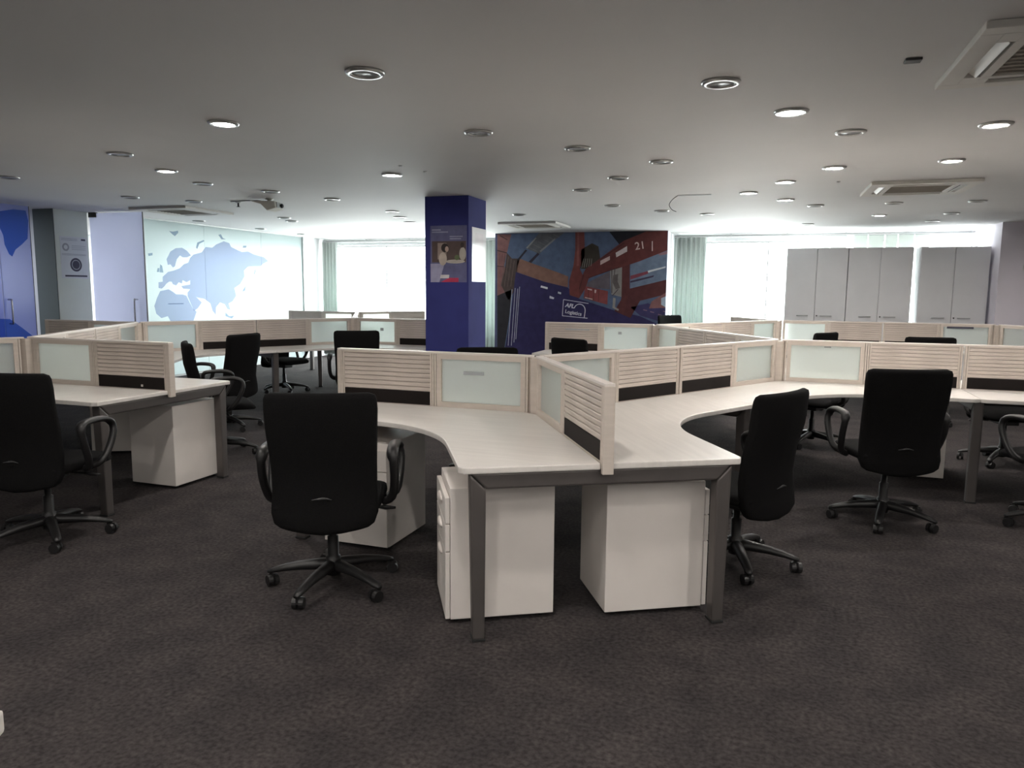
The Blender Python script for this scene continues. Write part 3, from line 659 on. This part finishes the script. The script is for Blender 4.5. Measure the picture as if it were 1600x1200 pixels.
# unseen downlights added above and behind the photographer to light the foreground
row = 0
for y in (2.0, 0.4, -1.2, -2.8):
    row += 1
    for k, x in enumerate((-3.0, -0.8, 1.4, 3.6, 5.8)):
        downlight(x, y, 1, 'added glowing downlight outside the view, %s row behind the picture, %s from the left' % (ORD[row - 1], ORD[k]), 'added unseen downlights')
for k, (x, y) in enumerate(((4.2, 5.6), (4.3, 8.2), (5.7, 8.2), (3.75, 10.3), (5.6, 10.2))):  # more unseen ones added past the right edge, brightening the right wall
    downlight(x, y, 1, 'added glowing downlight outside the view beyond the right edge, %s along' % ORD[k], 'added unseen downlights')

pr = thing('ceiling_projector', 'cream wedge-shaped device hanging from the ceiling left of centre', 'projector', (-5.62, 7.66, H), rad(10))
put('bracket', lathe_me('bracket', [(.05, 0), (.05, -.012), (.022, -.02), (.022, -.05)], MT['cream'], 16), pr)
put('housing', prism_me('housing', [(-.20, -.035), (.12, -.04), (.13, -.12), (.02, -.15), (-.06, -.075)], -.11, .11, MT['cream'], 'XZ', .012), pr)
box('front_plate', .125, .135, -.07, .07, -.115, -.05, MT['alu'], pr); put('lens', lathe_me('lens', [(.0, 0), (.025, 0), (.025, .02), (.02, .025), (0, .02)], MT['black'], 16, 'X'), pr, (.133, .03, -.085))
put('cable', tube_me('cable', smoothpath([(-.05, .02, -.05), (-.15, .05, -.02), (-.35, .12, -.008), (-.6, .2, -.008)], 4), .006, .006, MT['dark'], 6, (0, 0, 1)), pr)
sp = thing('sprinkler', 'small dark ceiling sprinkler head left of the cream device', 'sprinkler', (-6.25, 7.9, H))
put('rose', lathe_me('rose', [(.035, 0), (.035, -.006), (.012, -.01)], MT['alu'], 14), sp)
put('head', lathe_me('head', [(.010, -.009), (.010, -.05), (.024, -.052), (.024, -.056), (0, -.058)], MT['dark'], 14), sp)
o = box('ceiling_sensor', .555, .625, 3.91, 3.97, H - .012, H - .0005, MT['dark'], None, .003); tag(o, 'small dark sensor plate on the ceiling near the top right cassette', 'sensor')
o = box('ceiling_slot', -.96, -.60, 8.55, 8.62, H - .006, H - .0005, MT['ink_grey'], None, .002); tag(o, 'grey slot plate on the ceiling above the mural end', 'ceiling plate')
o = put('hanging_wire', tube_me('hanging_wire', smoothpath([(-.96, 8.6, H), (-1.02, 8.66, H - .03), (-1.06, 8.68, H - .085), (-1.03, 8.68, H - .14), (-.98, 8.68, H - .165)], 4), .004, .004, MT['dark'], 6, (0, 1, 0)))
tag(o, 'thin grey wire dangling from the ceiling right of the mural', 'wire')
for k, (x, y) in enumerate(((-3.02, 5.95), (-2.95, 6.3), (0.62, 7.9))):
    o = put('ceiling_rose', cached('rose2', lambda: lathe_me('ceiling_rose', [(.016, 0), (.016, -.006), (.008, -.01), (0, -.01)], MT['wall'], 12)), None, (x, y, H))
    tag(o, ['tiny white ceiling stud, nearer one left of the blue column', 'tiny white ceiling stud, farther one left of the blue column', 'tiny white ceiling stud beside the right-hand cassette'][k], 'ceiling stud')

# ------------------------------------------------------------------ honeycomb desks
YAW = -0.1864                                        # how the honeycomb is turned against the photographer's line
G_, S_ = 0.655, 0.655
L_ = G_ + S_; E_ = 2 * L_
HB = math.degrees(YAW)                               # heading of the "back" direction, clockwise
HEAD = dict(b=HB, rb=HB + 60, rf=HB + 120, f=HB + 180, lf=HB + 240, lb=HB - 60)
def sdir(k): a = rad(HEAD[k]); return Vector((math.sin(a), math.cos(a)))
def arm_rz(k): return rad(90 - (HEAD[k] - ROOM))
A0 = Vector((0.1512, 4.2929)); B = A0 + sdir('rb') * E_; A1 = B + sdir('b') * E_; C = A1 + sdir('rb') * E_; D = C + sdir('rf') * E_
H3 = B + sdir('rf') * E_
L1 = Vector((-3.5816, 5.5187)); L2 = L1 + sdir('b') * E_; L3 = L2 + sdir('rb') * E_; F = L3 + sdir('b') * E_
HUBS = dict(A0=(A0, 'A', 'foremost middle cluster'), B=(B, 'B', 'second cluster right of centre'), A1=(A1, 'A', 'cluster before the mural'),
            C=(C, 'B', 'cluster before the cabinets'), D=(D, 'A', 'farthest right cluster'), H3=(H3, 'A', 'right-edge cluster'),
            L1=(L1, 'B', 'foremost left cluster'), L2=(L2, 'A', 'cluster beside the map'), L3=(L3, 'B', 'cluster left of the blue column'),
            F=(F, 'A', 'farthest left-window cluster'))
ARMN = dict(f='near', lb='left', rb='right', b='rear', lf='left', rf='right')
Z0, Z1 = 0.715, 1.0715
MIDS = [('A0', 'rb', 'B', 'lf'), ('B', 'rf', 'H3', 'lb'), ('B', 'b', 'A1', 'f'), ('A1', 'rb', 'C', 'lf'), ('C', 'rf', 'D', 'lb'),
        ('L1', 'b', 'L2', 'f'), ('L2', 'rb', 'L3', 'lf'), ('L3', 'b', 'F', 'f')]
FREE = [('A0', 'f'), ('A0', 'lb'), ('A1', 'lb'), ('C', 'b'), ('D', 'f'), ('L1', 'rf'), ('L1', 'lf'), ('L2', 'lb'), ('L3', 'rf'), ('F', 'lb'), ('F', 'rb')]

def glass_frame():
    a, b = .056, .652; t = .021; v = []; f = []
    me = bpy.data.meshes.new('glass_panel')
    bm = bmesh.new()
    def bb(x0, x1, y0, y1, z0, z1):
        r = bmesh.ops.create_cube(bm, size=1)
        bmesh.ops.scale(bm, verts=r['verts'], vec=(x1 - x0, y1 - y0, z1 - z0)); bmesh.ops.translate(bm, verts=r['verts'], vec=((x0 + x1) / 2, (y0 + y1) / 2, (z0 + z1) / 2))
    bb(a, a + .012, -t, t, Z0, Z1 - .012); bb(a + .015, a + .045, -t, t, Z0, Z1 - .012)
    bb(b - .045, b - .015, -t, t, Z0, Z1 - .012); bb(b - .012, b, -t, t, Z0, Z1 - .012)
    bb(a + .045, b - .045, -t, t, Z0, Z0 + .055); bb(a + .045, b - .045, -t, t, Z1 - .042, Z1 - .012)
    bm.to_mesh(me); bm.free(); me.materials.append(MT['beige'])
    return me
def slat_frame():
    a, b = .656, 1.302; t = .021
    me = bpy.data.meshes.new('slatted_panel'); bm = bmesh.new()
    def bb(x0, x1, y0, y1, z0, z1):
        r = bmesh.ops.create_cube(bm, size=1)
        bmesh.ops.scale(bm, verts=r['verts'], vec=(x1 - x0, y1 - y0, z1 - z0)); bmesh.ops.translate(bm, verts=r['verts'], vec=((x0 + x1) / 2, (y0 + y1) / 2, (z0 + z1) / 2))
    bb(a, a + .012, -t, t, Z0, Z1 - .012); bb(a + .015, a + .025, -t, t, Z0, Z1 - .012)
    bb(b - .025, b - .015, -t, t, Z0, Z1 - .012); bb(b - .012, b, -t, t, Z0, Z1 - .012)
    bb(a + .025, b - .025, -t, t, Z0, .742); bb(a + .025, b - .025, -t, t, Z1 - .022, Z1 - .012)
    bm.to_mesh(me); bm.free(); me.materials.append(MT['beige'])
    return me
def slat_me():
    # one horizontal rail of the panel: a shallow lipped profile on both faces
    pr_ = [(-.016, .0), (.016, .0), (.0185, .003), (.0205, .021), (.018, .0245), (-.018, .0245), (-.0205, .021), (-.0185, .003)]
    return prism_me('slat', pr_, .682, 1.276, MT['slat'], 'YZ')
def partition(hub, k, free):
    P, ty, cl = HUBS[hub]; w = W(*P)
    t = thing('desk_partition', 'glass and beige slat desk partition, %s arm of the %s' % (ARMN[k], cl), 'partition', (w.x, w.y, 0), arm_rz(k), 'desk partitions')
    g = put('glass_panel', cached('gf', glass_frame), t)
    put('pane', cached('gp', lambda: box_me('pane', .0985, .6095, -.004, .004, Z0 + .0525, Z1 - .0395, MT['pane'])), g)
    s = put('slatted_panel', cached('sf', slat_frame), t)
    put('core', cached('sc', lambda: box_me('core', .681, 1.277, -.012, .012, .742, Z1 - .022, MT['core'])), s)
    put('cable_strip', cached('ss', lambda: box_me('cable_strip', .681, 1.277, -.019, .019, .7425, .824, MT['strip'], .002)), s)
    for i in range(8): put('slat', cached('sl', slat_me), s, (0, 0, .8265 + .0277 * i))
    put('top_cap', cached('cap%d' % free, lambda: box_me('top_cap', .03, 1.326 if free else 1.309, -.023, .023, Z1 - .012, Z1, MT['cap'], .002)), t)
    if free: put('end_post', cached('ep', lambda: box_me('end_post', 1.303, 1.328, -.0235, .0235, .695, Z1 - .012, MT['beige'], .003)), t)
for a, k, b, k2 in MIDS:
    partition(a, k, 0)
    partition(b, k2, 0)
for a, k in FREE: partition(a, k, 1)

for key, (P, ty, cl) in HUBS.items():
    w = W(*P)
    t = thing('hub_post', 'hub post joining the partitions of the %s' % cl, 'post', (w.x, w.y, 0), arm_rz('b'), 'hub posts')
    put('upper_post', cached('up', lambda: lathe_me('upper_post', [(.0555, Z0), (.0555, Z1 - .013)], MT['beige'], 6, 'Z', False)), t)
    put('support_leg', cached('sg', lambda: lathe_me('support_leg', [(.055, 0), (.055, .02), (.035, .022), (.035, Z0)], MT['dark'], 12)), t)

# worktops
DEP, FIL, TOP, THK, GAP = 0.612, 0.75, 0.74, 0.027, 0.026
def worktop_me():
    Lw = L_ - .0015; c = .03
    d2 = Vector((math.cos(rad(120)), math.sin(rad(120)))); p2 = Vector((math.sin(rad(120)), -math.cos(rad(120))))
    def m2(s, o): v = d2 * s + p2 * o; return (v.x, v.y)
    half = [(.075, GAP), (Lw, GAP), (Lw, DEP - c * .6), (Lw - c, DEP)]
    # fillet around the inner corner: circle tangent to both front edges
    tan_ = FIL / math.tan(rad(60)); s0 = DEP / math.tan(rad(60)) + tan_
    cx, cy = s0, DEP + FIL
    arc = []
    for i in range(0, 9):
        a = rad(-90 - 30 * i / 8.0)
        arc.append((cx + FIL * math.cos(a), cy + FIL * math.sin(a)))
    first = half + arc
    second = [m2(s, o) for s, o in first[:-1]]
    pts = first + second[::-1]
    return prism_me('worktop', pts, TOP - THK, TOP, MT['laminate'], 'XY', .005, 2)
SECT = {'A': [('rb', 'lb', 'rear'), ('lb', 'f', 'left'), ('f', 'rb', 'right')], 'B': [('rf', 'b', 'right'), ('b', 'lf', 'left'), ('lf', 'rf', 'front')]}
SKIP = {('D', 'rear'), ('D', 'right'), ('H3', 'right')}
for key, (P, ty, cl) in HUBS.items():
    w = W(*P)
    for a1, a2, nm in SECT[ty]:
        if (key, nm) in SKIP: continue
        o = put('worktop', cached('wt', worktop_me), None, (w.x, w.y, 0), arm_rz(a1))
        tag(o, 'white boomerang worktop in the %s bay of the %s' % (nm, cl), 'worktop', 'boomerang worktops')

# leg frames under every arm end
def leg_frame(P, k, dist, label, both):
    w = W(*P); d = W(*(sdir(k))); c = w + d * dist
    t = thing('leg_frame', label, 'leg frame', (c.x, c.y, 0), arm_rz(k), 'desk leg frames')
    zt = TOP - THK - .001
    put('beam', cached('beam', lambda: prism_me('beam', [(-.565, zt), (.565, zt), (.498, zt - .068), (-.498, zt - .068)], -.032, .032, MT['metal'], 'YZ', .009)), t)
    for s in (1, -1):
        lg = put('leg', cached('leg%d' % s, lambda: prism_me('leg', [(s * .567, zt), (s * .499, zt - .069), (s * .503, .008), (s * .553, .008)], -.032, .032, MT['metal'], 'YZ', .009)), t)
        put('foot', cached('ft%d' % s, lambda: box_me('foot', -.034, .034, min(s * .5, s * .556), max(s * .5, s * .556), 0, .012, MT['rubber'], .003)), lg)
    L0 = dist - .06
    put('rail', cached('rail%.3f' % L0, lambda: box_me('rail', -L0, -.034, -.02, .02, zt - .045, zt, MT['dark'])), t)
    if both: put('rail', cached('railb', lambda: box_me('rail', .034, L0, -.02, .02, zt - .045, zt, MT['dark'])), t)
for a, k, b, k2 in MIDS:
    leg_frame(HUBS[a][0], k, L_, 'grey leg frame midway along %s arm of the %s' % (ARMN[k], HUBS[a][2]), True)
for a, k in FREE:
    leg_frame(HUBS[a][0], k, L_ - (.10 if (a, k) == ('L3', 'rf') else .05), 'grey leg frame at the end of %s arm, %s' % (ARMN[k], HUBS[a][2]), False)

# small things on the partitions
def on_arm(hub, k, s, off, z): 
    P = HUBS[hub][0]; d = sdir(k); q = Vector((-d.y, d.x)); v = P + d * s + q * off; w = W(*v); return (w.x, w.y, z)
def plate(hub, k, s, side, z, wd, ht, m, label, cat='name plate', name='name_plate'):
    o = put(name, box_me(name, -wd / 2, wd / 2, -.003, .003, -ht / 2, ht / 2, m, .0015), None, on_arm(hub, k, s, side, z), arm_rz(k))
    tag(o, label, cat)
plate('D', 'lb', .42, .0245 , 1.02, .30, .025, MT['ink'], 'dark name plate on the glass panel below the right cabinet')
plate('A1', 'lb', .93, .0245, .99, .30, .018, MT['ink_grey'], 'grey name plate on the slatted panel before the mural')
plate('B', 'rf', .37, -.0075, 1.02, .05, .009, MT['ink_grey'], 'tiny grey sticker on the bright glass panel at right', 'sticker', 'sticker')
plate('L3', 'rf', .42, -.0075, .93, .045, .035, MT['ink_grey'], 'small grey socket sticker on the bright glass left of the column', 'sticker', 'sticker')
plate('A1', 'lb', .42, .0075, .96, .04, .03, MT['ink_grey'], 'faint grey sticker on the glass panel before the mural', 'sticker', 'sticker')
plate('A0', 'lb', .40, .0075, .95, .13, .02, MT['ink_grey'], 'faint grey sticker on the foremost glass panel', 'sticker', 'sticker')
plate('L1', 'rf', 1.08, -.0225, .765, .016, .016, MT['cap'], 'small white plug on the dark strip of the left partition', 'plug', 'plug')

# ------------------------------------------------------------------ drawer pedestals
def pedestal(cx, cy, h, label):
    w = W(cx, cy); t = thing('drawer_pedestal', label, 'drawer pedestal', (w.x, w.y, 0), face(h), 'drawer pedestals')
    HW, DP, TP = .20, .24, .605
    put('body', cached('pb', lambda: box_me('body', -HW, HW, -DP, DP - .022, .022, TP, MT['ped'], .004)), t)
    for z0, z1 in ((.026, .325), (.329, .447), (.451, .565)):
        d = put('drawer', cached('pd%.3f' % z0, lambda: box_me('drawer', -HW, HW, DP - .020, DP, z0, z1, MT['ped'], .003)), t)
        zc = z1 - .045
        def hm():
            rings = []
            for i in range(7):
                u = -1 + i / 3.0; r = max(.02, math.sqrt(max(0, 1 - u * u)))
                rings.append([(u * .075, DP + .014 * r * math.cos(a), .018 * r * math.sin(a)) for a in [2 * math.pi * q / 10 for q in range(10)]])
            return loft_me('handle', rings, MT['cap'])
        put('handle', cached('ph', hm), d, (0, 0, zc))
    for sx in (-1, 1):
        for sy in (-1, 1):
            put('caster', cached('pc', lambda: lathe_me('caster', [(.0, -.012), (.011, -.012), (.011, .012), (0, .012)], MT['rubber'], 12, 'X')), t, (sx * .16, sy * .19, .011))
bd, rt = sdir('b'), Vector((sdir('b').y, -sdir('b').x))
q = Vector((-.28, 3.08)) + rt * .24 + bd * .20
pedestal(q.x, q.y, HB + 270, 'white drawer pedestal with three drawers facing left under the foremost worktop')
q = Vector((.42, 3.17)) + rt * .24 + bd * .20
pedestal(q.x, q.y, HB + 90, 'white drawer pedestal facing right under the foremost worktop')
q = Vector((-.68, 3.97)) + sdir('lb') * .20 + Vector((-sdir('lb').y * -1, sdir('lb').x * -1)) * .24
pedestal(q.x, q.y, HEAD['lb'] - 90, 'white drawer pedestal behind the foremost black chair')
q = Vector((-2.41, 5.23)) + Vector((-sdir('rf').y, sdir('rf').x)) * .24 - sdir('rf') * .20
pedestal(q.x, q.y, HEAD['rf'] - 90, 'white drawer pedestal under the end of the foremost left desk')
q = B + sdir('rf') * 1.06 + Vector((-sdir('rf').y, sdir('rf').x)) * .32
pedestal(q.x, q.y, HEAD['rf'] - 90, 'shaded drawer pedestal behind the right-hand swivel chair')
q = L1 + bd * 1.02 + rt * .34
pedestal(q.x, q.y, HB + 90, 'shaded drawer pedestal deep under the foremost left desk')

# ------------------------------------------------------------------ swivel chairs
def ring_se(cx, cy, z, wx, wy, n=28, e=3.4, curve=0.0):
    pts = []
    for k in range(n):
        a = 2 * math.pi * k / n; c, s = math.cos(a), math.sin(a)
        x = wx * math.copysign(abs(c) ** (2 / e), c); y = wy * math.copysign(abs(s) ** (2 / e), s)
        pts.append((cx + x, cy + y + curve * (x / max(wx, 1e-3)) ** 2 * (1 if wx > .05 else 0), z))
    return pts
def back_me():
    prof = [(0.0, .165, .010), (.012, .205, .022), (.04, .228, .030), (.14, .243, .034), (.32, .238, .034), (.5, .240, .033), (.72, .248, .032), (.88, .252, .030), (.955, .250, .027), (.985, .242, .022), (1.0, .215, .010)]
    rings = []
    for t, w, th in prof:
        z = .33 + .655 * t
        cy = -.225 + .035 * math.sin(math.pi * min(1, t / .65)) - .075 * max(0, t - .45) ** 1.3
        zz = ring_se(0, cy, z, w, th, 36, 5.0, .035)
        # bottom edge bows down in the middle
        if t < .05: zz = [(x, y, zv + .022 * (x / w) ** 2) for x, y, zv in zz]
        rings.append(zz)
    return loft_me('backrest', rings, MT['fabric'])
def seat_me():
    rings = []
    for y, w, th, z in ((-.21, .19, .012, .445), (-.20, .225, .028, .445), (-.15, .243, .037, .442), (0, .25, .04, .442), (.15, .248, .04, .442), (.23, .238, .036, .436), (.265, .22, .028, .428), (.28, .19, .012, .42)):
        rings.append([(x, y, z + q_) for x, q_, _ in ring_se(0, 0, 0, w, th, 28, 3.6)])
    return loft_me('seat', rings, MT['fabric'])
def arm_me(s):
    x0 = s * .245; x1 = s * .295
    pts = [(x0, .0, .42), (x1 - s * .005, -.02, .45), (x1 + s * .012, -.06, .54), (x1 + s * .012, -.09, .64), (x1 + s * .006, -.075, .685), (x1 + s * .004, .0, .696), (x1 + s * .004, .10, .692), (x1 + s * .012, .155, .665), (x1 + s * .022, .16, .61), (x1 + s * .018, .12, .52), (x1 + s * .004, .075, .455), (x0, .05, .42)]
    P = smoothpath(pts, 3); rw = []
    for p in P:
        rw.append(.028 if p.z > .66 else .021)
    return tube_me('armrest', P, rw,   .0175, MT['plastic'], 10, (1, 0, 0))
def spoke_me():
    rings = []
    for r, z, w, h in ((.0, .110, .032, .030), (.06, .109, .031, .028), (.16, .101, .027, .023), (.24, .088, .024, .018), (.295, .075, .022, .013), (.322, .068, .013, .008)):
        rings.append([(r, w * math.cos(a), z + h * math.sin(a)) for a in [2 * math.pi * k / 10 for k in range(10)]])
    return loft_me('base_leg', rings, MT['plastic'])
def caster_me():
    bm = bmesh.new()
    for s in (-1, 1):
        r = bmesh.ops.create_cone(bm, cap_ends=True, segments=16, radius1=.029, radius2=.026, depth=.02)
        bmesh.ops.rotate(bm, verts=r['verts'], cent=(0, 0, 0), matrix=Matrix.Rotation(s * math.pi / 2, 3, 'Y'))
        bmesh.ops.translate(bm, verts=r['verts'], vec=(s * .016, -.012, .029))
    r = bmesh.ops.create_cube(bm, size=1); bmesh.ops.scale(bm, verts=r['verts'], vec=(.012, .045, .03)); bmesh.ops.translate(bm, verts=r['verts'], vec=(0, -.008, .045))
    r = bmesh.ops.create_cone(bm, cap_ends=True, segments=10, radius1=.007, radius2=.007, depth=.04); bmesh.ops.translate(bm, verts=r['verts'], vec=(0, 0, .055))
    me = bpy.data.meshes.new('caster'); bm.to_mesh(me); bm.free(); me.materials.append(MT['plastic']); return me
def chair(x, y, h, label, base=0.0, dz=0.0, group='black swivel chairs'):
    """x, y, heading and the turn of the star base, all in survey axes; dz raises the seat"""
    w = W(x, y); t = thing('swivel_chair', label, 'chair', (w.x, w.y, 0), face(h), group)
    put('seat', cached('c_seat', seat_me), t, (0, 0, dz))
    bk = put('backrest', cached('c_back', back_me), t, (0, 0, dz))
    put('emblem', cached('c_emb', lambda: tube_me('emblem', smoothpath([(-.045, -.2445, .498), (-.015, -.2465, .503), (.012, -.2465, .506), (.045, -.2445, .499)], 3), .0022, [.001, .002, .003, .004, .005, .006, .005, .004, .002, .001], MT['emblem'], 6, (0, 1, 0))), bk)
    for s in (-1, 1): put('armrest', cached('c_arm%d' % s, lambda: arm_me(s)), t, (0, 0, dz))
    put('tilt_mechanism', cached('c_mech', lambda: box_me('tilt_mechanism', -.07, .07, -.19, .10, .345, .405, MT['plastic'], .01)), t, (0, 0, dz))
    put('lever', cached('c_lev', lambda: tube_me('lever', [(.06, .03, .385), (.2, .04, .383), (.25, .045, .378), (.30, .05, .375)], [.005, .005, .012, .006], .006, MT['plastic'], 8, (0, 0, 1))), t, (0, 0, dz))
    put('gas_lift', cached('c_gas', lambda: lathe_me('gas_lift', [(.034, .06), (.036, .15), (.027, .155), (.027, .25), (.018, .255), (.018, .40)], MT['plastic'], 16)), t)
    for k in range(5):
        a = rad(base) + face(0) - face(h) + k * 2 * math.pi / 5
        lg = put('base_leg', cached('c_leg', spoke_me), t, (0, 0, 0), a)
        put('caster', cached('c_cas', caster_me), lg, (.305, 0, 0), rad(40 + 67 * k + base))
CH = [
 (-.865, 3.51, -3, 'foremost black swivel chair, back to the viewer, beside the middle desk', 180, 0.0),
 (-2.66, 4.17, 8, 'black swivel chair at the left edge before the left desk', 20, 0.0),
 (1.20, 3.85, -42, 'black swivel chair turned away beside the right end of the middle desk', -22, -.03),
 (2.37, 4.63, 2, 'black swivel chair facing the right-hand desk, back to the viewer', 168, .015),
 (2.86, 7.02, 222, 'black swivel chair whose base shows under the right-hand desk', 10, 0.0),
 (4.22, 6.3, 190, 'black swivel chair beyond the right partition, seen under the desk', 5, 0.0),
 (3.42, 4.52, -10, 'black swivel chair outside the right edge, only a caster showing', 175, 0.0),
 (-2.93, 7.62, -72, 'black swivel chair before the slatted partition, left of centre', 30, 0.0),
 (-2.55, 6.42, 62, 'black swivel chair behind the left desk end, turned sideways', 0, 0.0),
 (-1.785, 8.55, -12, 'black swivel chair left of the blue column, back to the viewer', 12, 0.0),
 (-3.2, 10.4, 120, 'black swivel chair on the far side, seat visible under the desk', 15, 0.0),
 (-.17, 5.78, 172, 'black swivel chair in front of the blue column, facing the viewer', 40, 0.0),
 (.75, 7.88, 48, 'black swivel chair before the slatted panel in front of the mural', 33, -.03),
 (2.74, 12.35, 150, 'small distant black chair at the right end of the mural', 33, .07),
 (3.55, 8.95, -38, 'black chair top above the right partition, left of two', 33, 0.0),
 (4.54, 8.22, 14, 'black chair top above the right partition, right of two', 33, 0.0),
 (-6.22, 9.0, 40, 'black chair before the blue glazing at the left edge', 10, .10),
]
for c in CH: chair(*c[:3], c[3], c[4], c[5])

# corner of a white side table at the lower left edge
w = W(-.845, 1.17)
t = thing('side_table', 'corner of a white table at the lower left edge', 'table', (w.x, w.y, 0), face(-8))
box('table_top', -.62, 0, -.62, 0, .70, .74, MT['laminate'], t, .006)
for x in (-.57, -.06):
    for y in (-.57, -.06): box('leg', x - .02, x + .02, y - .02, y + .02, 0, .70, MT['metal'], t)
